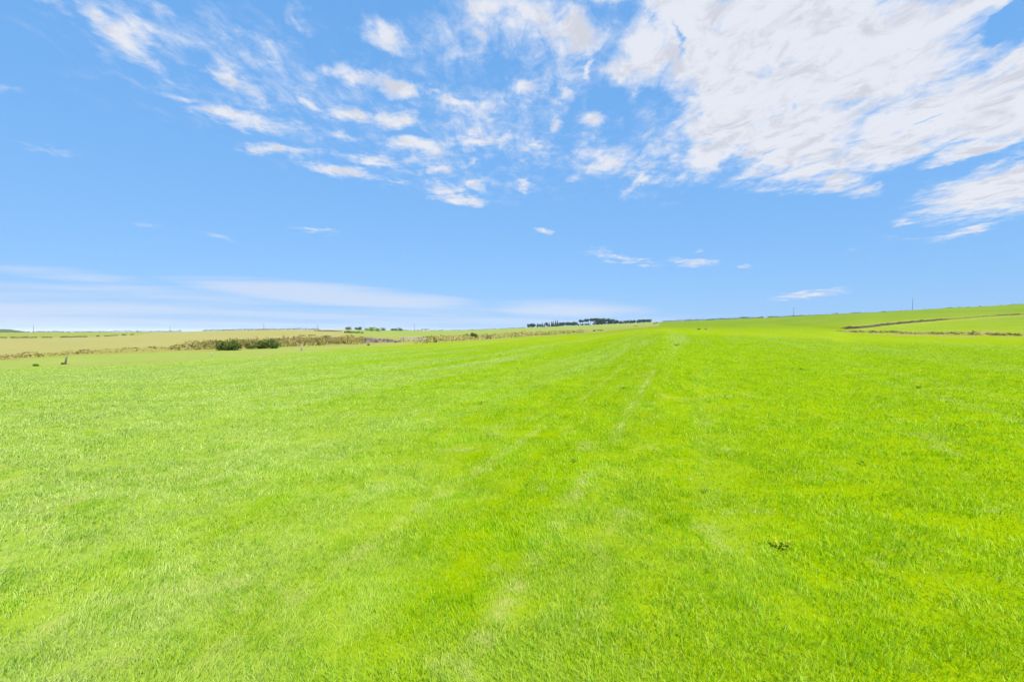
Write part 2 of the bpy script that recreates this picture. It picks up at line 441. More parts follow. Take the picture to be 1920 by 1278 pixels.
# sward albedo: lush yellow green, pale blue-green in patches and for sheen painted in at left, straw where dry
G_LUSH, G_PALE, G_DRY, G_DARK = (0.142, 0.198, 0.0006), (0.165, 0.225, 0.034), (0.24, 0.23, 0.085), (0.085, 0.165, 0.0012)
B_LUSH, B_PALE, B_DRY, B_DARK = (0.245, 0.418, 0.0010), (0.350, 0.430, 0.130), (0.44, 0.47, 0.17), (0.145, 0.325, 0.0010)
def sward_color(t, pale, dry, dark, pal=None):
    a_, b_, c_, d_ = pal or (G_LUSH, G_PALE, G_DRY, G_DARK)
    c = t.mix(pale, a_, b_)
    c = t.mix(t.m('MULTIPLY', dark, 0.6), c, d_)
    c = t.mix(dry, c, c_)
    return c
def m_ground(t):
    crop, rough, soil, far = attr(t, 'zone')
    pale, dry, lush, dark = attr(t, 'sward')
    p = pos(t)
    dist = t.vm('LENGTH', p, out=1)
    nf = t.noise(p, 9.0, 5.0, 0.65)
    nm = t.noise(p, 0.9, 5.0, 0.6)
    nl = t.noise(p, 0.05, 4.0, 0.55)
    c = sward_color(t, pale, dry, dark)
    c = t.mix(t.ss(nf, 0.35, 0.7, 0.0, 0.35), c, G_DARK)
    farc = t.mix(t.ss(nl, 0.35, 0.65), (0.140, 0.185, 0.040), (0.172, 0.195, 0.056))
    farc = t.mix(t.ss(nm, 0.4, 0.75, 0, .35), farc, (0.20, 0.19, 0.065))
    c = t.mix(t.ss(dist, 110.0, 330.0, 0.0, 0.75), c, t.mix(t.ss(nl, 0.3, 0.7), (0.068, 0.122, 0.009), (0.094, 0.138, 0.014)))
    c = t.mix(far, c, farc)
    cropc = t.mix(t.ss(nl, 0.35, 0.65), (0.195, 0.18, 0.068), (0.18, 0.178, 0.057))
    cropc = t.mix(t.ss(nm, 0.4, 0.8, 0, .3), cropc, (0.23, 0.195, 0.085))
    c = t.mix(crop, c, cropc)
    rc = t.mix(t.ss(nm, 0.38, 0.62), (0.21, 0.17, 0.06), (0.14, 0.15, 0.030))
    rc = t.mix(t.ss(nf, 0.5, 0.75), rc, (0.10, 0.08, 0.025))
    c = t.mix(rough, c, rc)
    sc_ = t.mix(t.ss(t.noise(t.vm('MULTIPLY', p, (1, 1, 4)), 0.8, 5.0, 0.7), 0.4, 0.62), (0.018, 0.018, 0.011), (0.060, 0.054, 0.036))
    c = t.mix(soil, c, sc_)
    b = t.new('ShaderNodeBump'); b.inputs['Strength'].default_value = 0.5; b.inputs['Distance'].default_value = 0.05
    t.l.new(t.noise(p, 3.5, 6.0, 0.7), b.inputs['Height'])
    d = t.new('ShaderNodeBsdfDiffuse'); t.l.new(c, d.inputs[0]); t.l.new(b.outputs[0], d.inputs['Normal'])
    return d.outputs[0]
def m_blades(t):
    pale, dry, rnd, dark = attr(t, 'sward')
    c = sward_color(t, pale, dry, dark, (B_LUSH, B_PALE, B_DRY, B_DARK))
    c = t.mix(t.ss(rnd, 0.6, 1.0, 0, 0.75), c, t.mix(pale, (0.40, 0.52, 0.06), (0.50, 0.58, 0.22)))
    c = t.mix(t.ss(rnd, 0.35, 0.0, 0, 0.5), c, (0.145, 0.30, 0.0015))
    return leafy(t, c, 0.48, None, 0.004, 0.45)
M_GROUND = material('pasture ground', m_ground)
M_BLADES = material('grass blades', m_blades)

# ------------------------------------------------------------------ the ground
band = lambda a, b: (Tg >= a) & (Tg < b)
px_of = W / 2 + F * np.tan(np.radians(np.clip(AZ, -75, 75)))
px_of[len(az_in):] = np.where(AZ[len(az_in):] < 180, 4200, -2300)
Tb = np.broadcast_to(Tg[:, None], Rg.shape); Pb = np.broadcast_to(px_of[None, :], Rg.shape)
jit = (fbm(Xg * 0.12, Yg * 0.12, 5, 4) - 0.5)
jf = (fbm(Xg * 0.6, Yg * 0.6, 15, 3) - 0.5)
zone = np.zeros(Rg.shape + (4,))
Tj = Tb + jit * 0.30 + jf * 0.15
# left of the open hillside
lf = Pb < 1236
mid = Pb >= 1236
# strip of pale unmown pasture between the field edge and the bank
strip = lf & (Tj >= 2.985) & (Tj < 4.0)
zone[..., 3][lf & (Tj >= 2.985)] = 0.75
zone[..., 3][strip & (Pb > 800)] = 0.9
edge = np.exp(-((Tb - 3.06 + jf * 0.1) / 0.10) ** 2) * sstep(fbm(Xg * 0.08, Yg * 0.08, 25, 3), 0.35, 0.6)
zone[..., 1] = np.where(lf, np.maximum(zone[..., 1], edge * 0.55), zone[..., 1])
bank = lf & (Tj >= 3.80) & (Tj < np.where(Pb < 330, 4.75, np.where(Pb < 690, 5.05, 4.9))) 
zone[..., 1][bank] = 0.85
zone[..., 1][lf & (Pb > 820) & (Tj > 3.0) & (Tj < 4.6)] = 0.8
zone[..., 1][lf & (Pb > 1100) & (Tj > 3.5)] *= 0.5
cropm = (Pb < 655) & (Tj >= np.where(Pb < 330, 4.75, 5.0)) & (Tb < np.where(Pb < 345, 5.99 + 1.0 * sstep(Pb, 250, 345), 7.2))
zone[..., 0][cropm] = 1.0; zone[..., 1][cropm] = 0; 
zone[..., 1][(Pb < 345) & (Tb > 6.0) & (zone[..., 0] < .5)] = 0.35
zone[..., 3][(Pb >= 655) & (Pb < 1236) & (Tb > 5)] = 0.85
# right hand burn: dry verge, paler pasture, dark cut bank
wr = sstep(Pb, 1548, 1600)
zone[..., 1] = np.maximum(zone[..., 1], np.where(mid, wr * ((Tj >= 2.97) & (Tj < 4.05)) * 0.95, 0))
zone[..., 3] = np.maximum(zone[..., 3], np.where(mid, wr * ((Tj >= 4.0) & (Tb < 5.0)) * 0.12, 0))
drybits = sstep(fbm(Xg * 0.06, Yg * 0.06, 35, 4), 0.5, 0.62) * sstep(-Pb, -1790, -1640)
zone[..., 1] = np.maximum(zone[..., 1], np.where(mid, wr * ((Tb >= 4.0) & (Tb < 5.0)) * drybits * 0.12, 0))
gap = sstep(fbm(Pb * 0.035, Pb * 0.0, 45, 3), 0.20, 0.28)
soilm = np.where(mid, sstep(Pb, 1572, 1590) * (1 - sstep(Pb, 1765, 1800)) * ((Tb >= 5.15) & (Tb <= 5.9)) * gap, 0)
soilm = np.maximum(soilm, np.where(mid, ((Pb > 1868) & (Pb < 1912)) * ((Tb >= 5.1) & (Tb <= 6.0)) * 0.8, 0))
soilm = np.maximum(soilm, np.where(mid, (Pb >= 1765) * ((Tb >= 5.2) & (Tb <= 5.9)) * 0.5, 0))
soilm = np.maximum(soilm, np.where(mid, wr * ((Tb >= 3.3) & (Tb <= 3.8)) * sstep(fbm(Pb * 0.03, Pb * 0, 55, 3), 0.52, 0.66) * 0.3, 0))
zone[..., 2] = soilm
zone[..., 1] = np.maximum(zone[..., 1], np.where(mid, wr * (((Tb > 6.0) & (Tb < 6.035)) | ((Tb > 4.96) & (Tb < 5.0))) * 0.8, 0))
zone[..., 3] = np.maximum(zone[..., 3], np.where(mid & (Tb > 6.05), 0.12, 0))
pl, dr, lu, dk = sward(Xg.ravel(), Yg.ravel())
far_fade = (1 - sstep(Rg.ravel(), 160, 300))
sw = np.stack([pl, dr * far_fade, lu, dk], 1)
V = np.stack([Xg, Yg, Zg], -1)
# eroded roughness of the cut bank
V[..., 2] += soilm * (fbm(Xg * 0.5, Yg * 0.5, 65, 3) - 0.45) * 0.7
V = V.reshape(-1, 3)
ii = np.arange((NR - 1) * NA).reshape(NR - 1, NA)
a0 = ii[:, :-1]; quads = np.stack([a0, a0 + 1, a0 + 1 + NA, a0 + NA], -1).reshape(-1, 4)[:, ::-1]
ctr = len(V); V = np.concatenate([V, [[0, 0, 0.0]]])
tri = np.stack([np.arange(NA - 1), np.arange(1, NA), np.full(NA - 1, ctr)], 1)
zz = np.concatenate([zone.reshape(-1, 4), [[0, 0, 0, 0]]]); sw = np.concatenate([sw, sw[:1]])
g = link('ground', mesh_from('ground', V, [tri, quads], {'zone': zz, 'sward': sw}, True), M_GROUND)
tag(g, kind='structure')

def m_sea(t):
    p = t.new('ShaderNodeBsdfPrincipled')
    p.inputs['Base Color'].default_value = (0.03, 0.10, 0.10, 1); p.inputs['Roughness'].default_value = 0.25
    b = t.new('ShaderNodeBump'); b.inputs['Strength'].default_value = 0.6; b.inputs['Distance'].default_value = 2.0
    t.l.new(t.noise(pos(t), 0.01, 4, 0.6), b.inputs['Height']); t.l.new(b.outputs[0], p.inputs['Normal'])
    return p.outputs[0]
ang = np.linspace(0, 2 * math.pi, 97)[:-1]
rs = [1300, 3000, 7000, 15000]
SV = np.array([[r * math.sin(a), r * math.cos(a), -14.0] for r in rs for a in ang])
SP = np.array([(k * 96 + j, (k + 1) * 96 + j, (k + 1) * 96 + (j + 1) % 96, k * 96 + (j + 1) % 96) for k in range(3) for j in range(96)])
tag(link('sea', mesh_from('sea', SV, SP), material('sea water', m_sea)), kind='structure')

# ------------------------------------------------------------------ blades of grass (nobody could count them)
def blade_set(r0, r1, dens, wid, hgt, a_lim=53.0):
    A = math.radians(2 * a_lim) / 2 * (r1 * r1 - r0 * r0)
    n = int(A * dens)
    r = np.sqrt(rng.uniform(r0 * r0, r1 * r1, n)); a = np.radians(rng.uniform(-a_lim, a_lim, n))
    return r * np.sin(a), r * np.cos(a), np.full(n, wid), np.full(n, hgt)
sets = []
edges = [0.4, 2.3, 3.5, 5, 7, 10, 14, 20, 28, 40, 56, 74, 100]
for q0, q1 in zip(edges[:-1], edges[1:]):
    rm = (q0 + q1) / 2
    dens = 6500 * min(1, (3.8 / rm) ** 1.75)
    sets.append(blade_set(q0, q1, dens, 0.0038 * max(1, (rm / 4.2)) ** 0.9, 0.048, 74.0 if q1 <= 20 else 60.0))
bx, by, bw, bh = [np.concatenate(v) for v in zip(*sets)]
clump = fbm(bx * 2.2, by * 2.2, 101, 3); tuft = fbm(bx * 7, by * 7, 111, 2)
keep = rng.uniform(0, 1, len(bx)) < (0.45 + 1.1 * sstep(clump, 0.25, 0.7)) * (1 - sstep(np.hypot(bx, by), 48, 98))
keep &= (np.hypot(bx, by) < np.interp(np.degrees(np.arctan2(bx, by)), AZ[:len(az_in)], RK[3][:len(az_in)]) - 1.0)
bx, by, bw, bh, clump, tuft = [v[keep] for v in (bx, by, bw, bh, clump, tuft)]
n = len(bx)
br = np.hypot(bx, by)
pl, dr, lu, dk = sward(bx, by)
bh = bh * (0.55 + 0.75 * clump + 0.5 * tuft) * rng.uniform(0.55, 1.35, n) * (1 - 0.35 * dr)
bz = ground_z(bx, by)
th = rng.uniform(0, 2 * math.pi, n)
wd = fbm(bx * 0.8, by * 0.8, 121, 2) * 2 * math.pi * 1.6
lean = bh * rng.uniform(0.15, 1.0, n)
la = np.where(rng.uniform(0, 1, n) < 0.28, wd, rng.uniform(0, 2 * math.pi, n))
lx, ly = np.cos(la) * lean, np.sin(la) * lean
wxv, wyv = np.cos(th) * bw / 2, np.sin(th) * bw / 2
base = np.stack([bx, by, bz - 0.01], 1)
side = np.stack([wxv, wyv, np.zeros(n)], 1)
midp = base + np.stack([lx * 0.35, ly * 0.35, bh * 0.62], 1)
tip = base + np.stack([lx, ly, bh], 1)
BV = np.stack([base - side, base + side, midp - side * 0.75, midp + side * 0.75, tip], 1).reshape(-1, 3)
o5 = np.arange(n)[:, None] * 5
BQ = (o5 + np.array([[0, 1, 3, 2]])); BT = (o5 + np.array([[2, 3, 4]]))
long_ = rng.uniform(0, 1, n) < 0.025 * np.exp(-br / 25)
rnd = np.clip(rng.uniform(0, 1, n) * 0.6 + 0.8 * (fbm(bx * 9, by * 9, 131, 2) - 0.25), 0, 1); fleck = sstep(fbm(bx * 3.1, by * 3.1, 141, 3), 0.60, 0.74) * np.exp(-br / 30); rnd = np.maximum(rnd, fleck * rng.uniform(0.5, 1.0, n)); rnd[long_] = 1.0
drb = np.clip(dr * rng.uniform(0.2, 1.5, n) + (rng.uniform(0, 1, n) < 0.02) * 0.7, 0, 1)
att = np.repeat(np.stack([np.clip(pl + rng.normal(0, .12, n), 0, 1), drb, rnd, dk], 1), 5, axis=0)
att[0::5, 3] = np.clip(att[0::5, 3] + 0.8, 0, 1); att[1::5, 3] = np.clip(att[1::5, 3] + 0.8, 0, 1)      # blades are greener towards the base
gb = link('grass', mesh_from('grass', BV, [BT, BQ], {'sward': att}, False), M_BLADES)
tag(gb, 'short bright green grass blades covering the near pasture', 'grass', kind='stuff')
print('blades', n)

# ------------------------------------------------------------------ foliage
def leaf_cloud(mb, lobes, n, size, seed, flat=0.0, up=0.3):
    """n small folded leaf clumps spread through ellipsoid lobes (cx,cy,cz,rx,ry,rz)"""
    g_ = np.random.default_rng(seed)
    vol = np.array([l[3] * l[4] * l[5] for l in lobes]) ** (2 / 3); vol = vol / vol.sum()
    k = g_.choice(len(lobes), n, p=vol); L = np.array(lobes)[k]
    d = g_.normal(0, 1, (n, 3)); d /= np.linalg.norm(d, axis=1)[:, None]
    rad = g_.uniform(0.35, 1.0, n) ** 0.45 * (1 + 0.13 * g_.normal(0, 1, n))
    c = L[:, :3] + d * L[:, 3:] * rad[:, None]
    s = size * g_.uniform(0.5, 1.5, n)
    u = g_.normal(0, 1, (n, 3)); u[:, 2] *= 1 - flat; u /= np.linalg.norm(u, axis=1)[:, None]
    v = np.cross(u, d + g_.normal(0, .5, (n, 3))); v /= np.linalg.norm(v, axis=1)[:, None] + 1e-9
    V_ = np.stack([c - u * s[:, None] * .5, c + v * s[:, None] * .35, c + u * s[:, None] * .5 + np.array([0, 0, 1.]) * s[:, None] * up * .3, c - v * s[:, None] * .35], 1).reshape(-1, 3)
    mb.raw(V_, np.arange(n)[:, None] * 4 + np.array([[0, 1, 2, 3]]))
def m_leaf(c1, c2, c3=None, sc=1.2):
    def f(t):
        p = pos(t)
        c = t.mix(t.ss(t.noise(p, sc, 4, .6), 0.38, 0.62), c1, c2)
        if c3: c = t.mix(t.ss(t.noise(p, sc * 2.3, 3, .6), 0.52, 0.7), c, c3)
        return leafy(t, c, 0.25)
    return f
M_PINE = material('pine foliage', m_leaf((0.024, 0.050, 0.042), (0.045, 0.080, 0.056), None, 0.25))  # blue of distant haze mixed into the needle colour
M_SHRUB = material('gorse foliage', m_leaf((0.032, 0.058, 0.012), (0.075, 0.110, 0.018), (0.12, 0.15, 0.03), 0.9))
M_LIGHT = material('willow foliage', m_leaf((0.09, 0.15, 0.02), (0.20, 0.27, 0.04), None, 0.5))
M_DEEP = material('farm tree foliage', m_leaf((0.030, 0.060, 0.025), (0.08, 0.13, 0.04), None, 0.4))
M_STRAW = material('dry bank growth', m_leaf((0.16, 0.135, 0.035), (0.27, 0.21, 0.09), (0.09, 0.105, 0.02), 0.16))
M_DRY = material('pale dry grass', m_leaf((0.26, 0.22, 0.085), (0.18, 0.19, 0.045), (0.17, 0.13, 0.05), 0.2))
M_OLIVE = material('low hedge growth', m_leaf((0.06, 0.085, 0.03), (0.13, 0.14, 0.045), (0.17, 0.13, 0.06), 0.2))
def m_bark(c1, c2, s=6):
    def f(t):
        p = objc(t)
        c = t.mix(t.ss(t.noise(t.vm('MULTIPLY', p, (4, 4, .7)), s, 5, .6), .35, .65), c1, c2)
        b = t.new('ShaderNodeBsdfPrincipled'); t.l.new(c, b.inputs['Base Color']); b.inputs['Roughness'].default_value = .85
        return b.outputs[0]
    return f
M_BARK = material('bark', m_bark((0.05, 0.04, 0.03), (0.12, 0.095, 0.07)))
M_POST = material('weathered timber', m_bark((0.045, 0.04, 0.025), (0.11, 0.095, 0.06), 9))
M_POLE = material('creosoted pole', m_bark((0.07, 0.06, 0.055), (0.14, 0.12, 0.11)))
M_GREYWOOD = material('silvered rails', m_bark((0.13, 0.11, 0.11), (0.30, 0.27, 0.26), 5))
M_PALEPOST = material('pale painted post', m_bark((0.16, 0.17, 0.12), (0.22, 0.22, 0.17), 8))

def bush(name, px, r, wpx, hpx, mat, label, cat='bush', group=None, seed=1, n=900, lobes=5, trunk=0.08, sink=0.0, leaf=None):
    """a shrub: foliage on a few crooked stems; wpx,hpx its survey size"""
    k = m_per_px(px, r); x, y, z = spot(px, r); wd_, ht = wpx * k, hpx * k
    g_ = np.random.default_rng(seed); e = empty(name, (x, y, z - sink))
    tag(e, label, cat, group)
    L = []
    for i in range(lobes):
        f = (i + .5) / lobes - .5
        hh = ht * (1 - 1.2 * f * f) * g_.uniform(.75, 1.05)
        L.append((f * wd_ * .8, g_.uniform(-.15, .15) * wd_, hh * .52, wd_ / lobes * 1.05, wd_ * .26, hh * .48))
    mb = MB(); leaf_cloud(mb, L, n, leaf or max(ht * .13, .12), seed); link('foliage', mb.mesh('foliage'), mat, e)
    mb = MB()
    for i in range(3):
        l = L[g_.integers(0, lobes)]
        mb.tube([(l[0] * .2, l[1] * .2, -.1), (l[0] * .6 + .05, l[1] * .6, ht * .3), (l[0], l[1], ht * .7)], [ht * trunk * .5, ht * trunk * .35, ht * trunk * .15], 6)
    link('stem', mb.mesh('stem'), M_BARK, e)
    return e

# farm hedge bushes on the bank (left)
bush('gorse_bush', 428, 108, 44, 20, M_SHRUB, 'larger dark green rounded bush on the left bank, before the straw field', group='dark bushes on the bank', seed=11, n=2600, lobes=6)
bush('gorse_bush', 500, 111, 48, 18, M_SHRUB, 'dark green bush with broad low crown, right of the rounded bush on the bank', group='dark bushes on the bank', seed=12, n=2600, lobes=7)
bush('gorse_bush', 469, 111, 22, 11, M_SHRUB, 'small olive bush filling the gap between the two dark bank bushes', group='dark bushes on the bank', seed=13, n=900, lobes=4)
bush('gorse_bush', 613, 150, 15, 7, M_SHRUB, 'low olive bush on top of the dry brown bank', group='dark bushes on the bank', seed=14, n=500, lobes=3)
# windswept thorn
def thorn(px, r):
    k = m_per_px(px, r); x, y, z = spot(px, r); e = empty('hawthorn_tree', (x, y, z))
    tag(e, 'small windswept thorn tree leaning left, alone on the rough bank', 'tree')
    h = 11 * k
    mb = MB(); leaf_cloud(mb, [(-.28 * h, 0, .80 * h, .34 * h, .3 * h, .22 * h), (.10 * h, 0, .62 * h, .36 * h, .3 * h, .26 * h), (.40 * h, 0, .36 * h, .24 * h, .25 * h, .22 * h), (-.30 * h, 0, .50 * h, .2 * h, .2 * h, .16 * h)], 1100, .2, 21)
    link('crown', mb.mesh('crown'), M_SHRUB, e)
    mb = MB(); mb.tube([(.2 * h, 0, -.1), (.12 * h, 0, .3 * h), (-.1 * h, 0, .7 * h)], [.12, .09, .04]); link('trunk', mb.mesh('trunk'), M_BARK, e)
thorn(889, 165)

# trees round the farm on the left skyline
def round_tree(name, px, r, wpx, hpx, mat, label, group, seed, n=700):
    k = m_per_px(px, r); x, y, z = spot(px, r); e = empty(name, (x, y, z - .16 * hpx * k)); tag(e, label, 'tree', group)
    wd_, h = wpx * k, hpx * k; g_ = np.random.default_rng(seed)
    L = [(g_.uniform(-.25, .25) * wd_, g_.uniform(-.2, .2) * wd_, h * g_.uniform(.18, .66), wd_ * g_.uniform(.26, .36), wd_ * .3, h * g_.uniform(.25, .32)) for _ in range(8)]
    mb = MB(); leaf_cloud(mb, L, n, h * .12, seed); link('crown', mb.mesh('crown'), mat, e)
    mb = MB(); mb.tube([(0, 0, -.3), (.02 * h, 0, .35 * h), (.0, 0, .7 * h)], [h * .035, h * .028, h * .01], 6)
    mb.tube([(.01 * h, 0, .3 * h), (.2 * wd_, 0, .6 * h)], [h * .02, h * .008], 5); link('trunk', mb.mesh('trunk'), M_BARK, e)
FG = 'trees round the farm on the left skyline'
for i, (px, r, wpx, hpx, mat, lab) in enumerate([
    (654, 560, 13, 8.5, M_DEEP, 'dark round tree, leftmost of the farm trees on the left skyline'),
    (668, 570, 9, 6.5, M_DEEP, 'small dark tree second from the left of the farm trees'),
    (674, 560, 10, 7.5, M_DEEP, 'dark pointed tree third from the left of the farm trees'),
    (689, 480, 11, 7, M_LIGHT, 'pale green willow at the left of the light shrubs before the farm'),
    (699, 460, 15, 10.5, M_LIGHT, 'tallest light green tree in the middle of the farm trees'),
    (708, 450, 11, 8, M_LIGHT, 'light green shrub right of the tallest light tree'),
    (718, 540, 11, 7, M_DEEP, 'green tree just right of the light green clump'),
    (735, 560, 8, 6, M_DEEP, 'small olive tree in the gap left of the last two farm trees'),
    (741, 580, 8, 6.5, M_DEEP, 'dark tree touching the rightmost farm tree'),
    (750, 560, 13, 8.5, M_DEEP, 'dense dark rounded tree, rightmost of the farm tree row')]):
    round_tree('farm_tree', px, r, wpx, hpx, mat, lab, FG, 40 + i)
round_tree('garden_tree', 784, 760, 4, 4, M_DEEP, 'tiny dark tree beside the far farmhouse', None, 55, 160)
for i, (px, wpx, hpx, lab) in enumerate([(829, 6, 3, 'small dark bush on the skyline right of the far farmhouse'), (852, 8, 1.8, 'very low dark bush on the left skyline left of the thorn tree')]):
    bush('skyline_bush', px, 760, wpx, hpx, M_DEEP, lab, seed=60 + i, n=160, lobes=3)

# small bushes on the middle boundary and right skyline
for i, (px, r, wpx, hpx, lab) in enumerate([
    (1056, 245, 5.5, 4, 'small dark round bush alone on the dry bank, left of the long low bush'),
    (1075, 262, 5, 3.5, 'faint dry bush on the middle bank between the two darker bushes'),
    (1114, 275, 7, 4, 'dark bush at the left end of the long low bush below the shelter belt'),
    (1125, 278, 13, 4.4, 'long low dark bush on the field edge below the shelter belt'),
    (1192, 350, 8, 2.2, 'flat dark bush on the field edge right of the long low bush'),
    (1227, 395, 5, 3, 'lower of two small dark bushes at the right end of the tree belt'),
    (1232, 430, 5, 3.2, 'upper of two small dark bushes at the right end of the tree belt'),
    (1395, 449, 13, 5, 'dark domed bush standing alone on the right skyline'),
    (1335, 449, 6, 2.4, 'very small bush on the skyline left of the domed bush'),
    (1424, 455, 8, 2.6, 'very low bush on the skyline right of the domed bush')]):
    bush('field_bush', px, r, wpx, hpx, M_SHRUB, lab, group='small dark bushes on the far field edges', seed=70 + i, n=380, lobes=4)
# two dark rushy clumps on the worn patch
for i, (px, wpx, lab) in enumerate([(1310, 7, 'darker left clump of rushes on the worn patch in mid field'), (1323, 6, 'browner right clump of rushes on the worn patch in mid field')]):
    bush('rush_clump', px, 165 + 6 * i, wpx, 2.6, M_SHRUB if i == 0 else M_STRAW, lab, 'plant', 'rush clumps on the worn patch', seed=85 + i, n=240, lobes=3)

# ------------------------------------------------------------------ shelter belt
def pine_mesh(kind, seed):
    """unit-height tree: 0 spreading windswept pine, 1 pointed spruce, 2 dense low conifer"""
    g_ = np.random.default_rng(seed); mb = MB(); tb = MB()
    if kind == 0:
        L = [(g_.uniform(-.22, .22), g_.uniform(-.2, .2), g_.uniform(.66, .88), g_.uniform(.14, .22), .18, g_.uniform(.09, .14)) for _ in range(5)]
        leaf_cloud(mb, L, 480, .10, seed); tb.tube([(0, 0, -.05), (.02, 0, .45), (-.03, 0, .8)], [.03, .022, .01], 5)
        for l in L[:3]: tb.tube([(0.01, 0, .45), (l[0], l[1], l[2])], [.014, .005], 4)
    elif kind == 1:
        L = [(0, 0, .12 + .16 * i, .19 * (1 - i / 6.2), .19 * (1 - i / 6.2), .10) for i in range(6)]
        leaf_cloud(mb, L, 420, .10, seed, up=-.5); tb.tube([(0, 0, -.05), (0, 0, .5), (0, 0, .97)], [.022, .014, .003], 5)
    else:
        L = [(g_.uniform(-.25, .25), g_.uniform(-.2, .2), g_.uniform(.2, .72), g_.uniform(.2, .3), .25, g_.uniform(.2, .27)) for _ in range(8)]
        leaf_cloud(mb, L, 620, .11, seed); tb.tube([(0, 0, -.05), (0, 0, .4), (.02, 0, .7)], [.03, .022, .008], 5)
    return mb.mesh('crown'), tb.mesh('trunk')
LIB = {k: [pine_mesh(k, 200 + k * 10 + i) for i in range(4)] for k in (0, 1, 2)}
BELT = []
def seg(x0, x1, n_, kind, h0, h1, where):
    for i in range(n_):
        f = (i + .5) / n_
        BELT.append((x0 + (x1 - x0) * f + random.uniform(-.8, .8), kind if not isinstance(kind, tuple) else kind[i % len(kind)], h0 + (h1 - h0) * f + random.uniform(-.8, .6), where))
seg(989, 1004, 4, 2, 7.5, 7.5, 'at left end of belt')
seg(1006, 1036, 7, (1, 2, 1), 6.5, 7.5, 'in ragged left stretch of belt')
seg(1032, 1048, 4, (1, 1, 1), 9, 9.5, 'among tall pointed tips of belt')
seg(1048, 1082, 8, 2, 7.8, 7.2, 'in block left of gap in belt')
seg(1086, 1118, 8, 0, 9, 11.5, 'in open row right of gap')
seg(1117, 1136, 5, 2, 11.5, 10.5, 'in tallest block of belt')
seg(1137, 1160, 6, (0, 2, 2), 9.5, 7, 'stepping down right of tallest block')
seg(1162, 1196, 8, (2, 1, 2), 5.5, 6, 'in low thin stretch of belt')
seg(1196, 1219, 6, 2, 7, 6, 'in rounded right end of belt')
for px in range(1084, 1200, 7): BELT.append((px + random.uniform(-2, 2), 2, 3.2, 'in undergrowth beneath open trees'))
ORD = 'first second third fourth fifth sixth seventh eighth ninth tenth eleventh twelfth thirteenth fourteenth fifteenth sixteenth seventeenth'.split()
BELT.sort(key=lambda t: t[0]); seen = {}
KN = {0: 'open topped pine', 1: 'pointed spruce', 2: 'dense dark conifer'}
for i, (px, kind, hpx, where) in enumerate(BELT):
    r = float(np.interp(px, [t[0] for t in ROWS['SK']], [t[2] for t in ROWS['SK']])) - 6 - random.uniform(0, 9)
    k = m_per_px(px, r); x, y, z = spot(px, r)
    nm = {0: 'pine_tree', 1: 'spruce_tree', 2: 'conifer_tree'}[kind]
    e = empty(nm, (x, y, z - .15)); h = max(hpx, 2.5) * 1.22 * k
    wf = {0: 1.15, 1: 1.15, 2: 1.0}[kind] * (1.9 if hpx < 4 else 1)
    e.scale = (h * wf, h * wf, h); e.rotation_euler = (0, 0, random.uniform(0, 6.28))
    q_ = seen.get((kind, where), 0); seen[(kind, where)] = q_ + 1
    tag(e, ORD[q_] + ' ' + KN[kind] + ' from left ' + where, 'tree', KN[kind] + 's ' + where)
    c, t_ = LIB[kind][random.randrange(4)]
    link('crown', c, M_PINE, e); link('trunk', t_, M_BARK, e)

# ------------------------------------------------------------------ hedges (one thing each)
def hedge(name, px0, px1, row, off, hpx, mat, label, n, seed, dens_gap=0.0, leaf=1.0, cat='hedge', deep=0.004, group=None):
    g_ = np.random.default_rng(seed); pts = []
    pxs = g_.uniform(px0, px1, n)
    if dens_gap: pxs = pxs[vnoise(pxs * .12, pxs * 0, seed) > dens_gap]
    rr = np.interp(pxs, [t[0] for t in ROWS[row]], [t[2] for t in ROWS[row]]) + off
    a = np.arctan((pxs - W / 2) / F); rr = rr + g_.normal(0, deep, len(pxs)) * rr
    x, y = rr * np.sin(a), rr * np.cos(a); z = ground_z(x, y)
    k = rr * np.cos(a) / F
    env = .45 + .75 * vnoise(pxs * .16, pxs * 0 + 3, seed + 1) * vnoise(pxs * .7, pxs * 0 + 3, seed + 2) ** .5
    if name == 'bank_scrub': env = env * (.2 + .8 * sstep(pxs, px0, px0 + 45) * (1 - sstep(pxs, px1 - 45, px1)))
    hh = g_.uniform(0, 1, len(pxs)) ** .8 * hpx * env * k
    c = np.stack([x, y, z + hh], 1); s = (leaf * k * g_.uniform(.6, 1.4, len(pxs)))[:, None]
    u = g_.normal(0, 1, (len(pxs), 3)); u /= np.linalg.norm(u, axis=1)[:, None]
    v = np.cross(u, g_.normal(0, 1, (len(pxs), 3))); v /= np.linalg.norm(v, axis=1)[:, None]
    o = c.mean(0); o[2] = z.mean(); c = c - o
    V_ = np.stack([c - u * s, c + v * s * .6, c + u * s, c - v * s * .6], 1).reshape(-1, 3)
    mb = MB(); mb.raw(V_, np.arange(len(pxs))[:, None] * 4 + np.array([[0, 1, 2, 3]]))
    return tag(link(name, mb.mesh(name), mat, None, o), label, cat, group)
hedge('bank_scrub', 318, 700, 'E2', 9, 13.5, M_STRAW, 'tangled brown scrub hedge covering the left bank behind the dark bushes', 15000, 320, .06, .9, deep=.022)
hedge('bank_scrub', 350, 640, 'E2', 7, 12, M_OLIVE, 'olive green scrub mixed in round the two dark bank bushes', 4500, 321, .2, .9, deep=.02)
hedge('hedge', 1242, 1560, 'SK', 1, 3.4, M_OLIVE, 'low dark hedge along the skyline of the right hand field', 2600, 301, .05, .8)
hedge('hedge', 1560, 1935, 'SK', 1.5, 4.2, M_OLIVE, 'thin grey-green hedge along the highest skyline at the far right', 2600, 302, .12, .8)
hedge('hedge', 1768, 1802, 'SK', 1, 4.0, M_OLIVE, 'slightly taller brownish hump of hedge on the right skyline', 500, 312, 0, .8)
hedge('hedge', 380, 600, 'SK', 1, 3.0, M_OLIVE, 'thin dark hedge on the crest of the straw coloured field', 1700, 303, .1, .7)
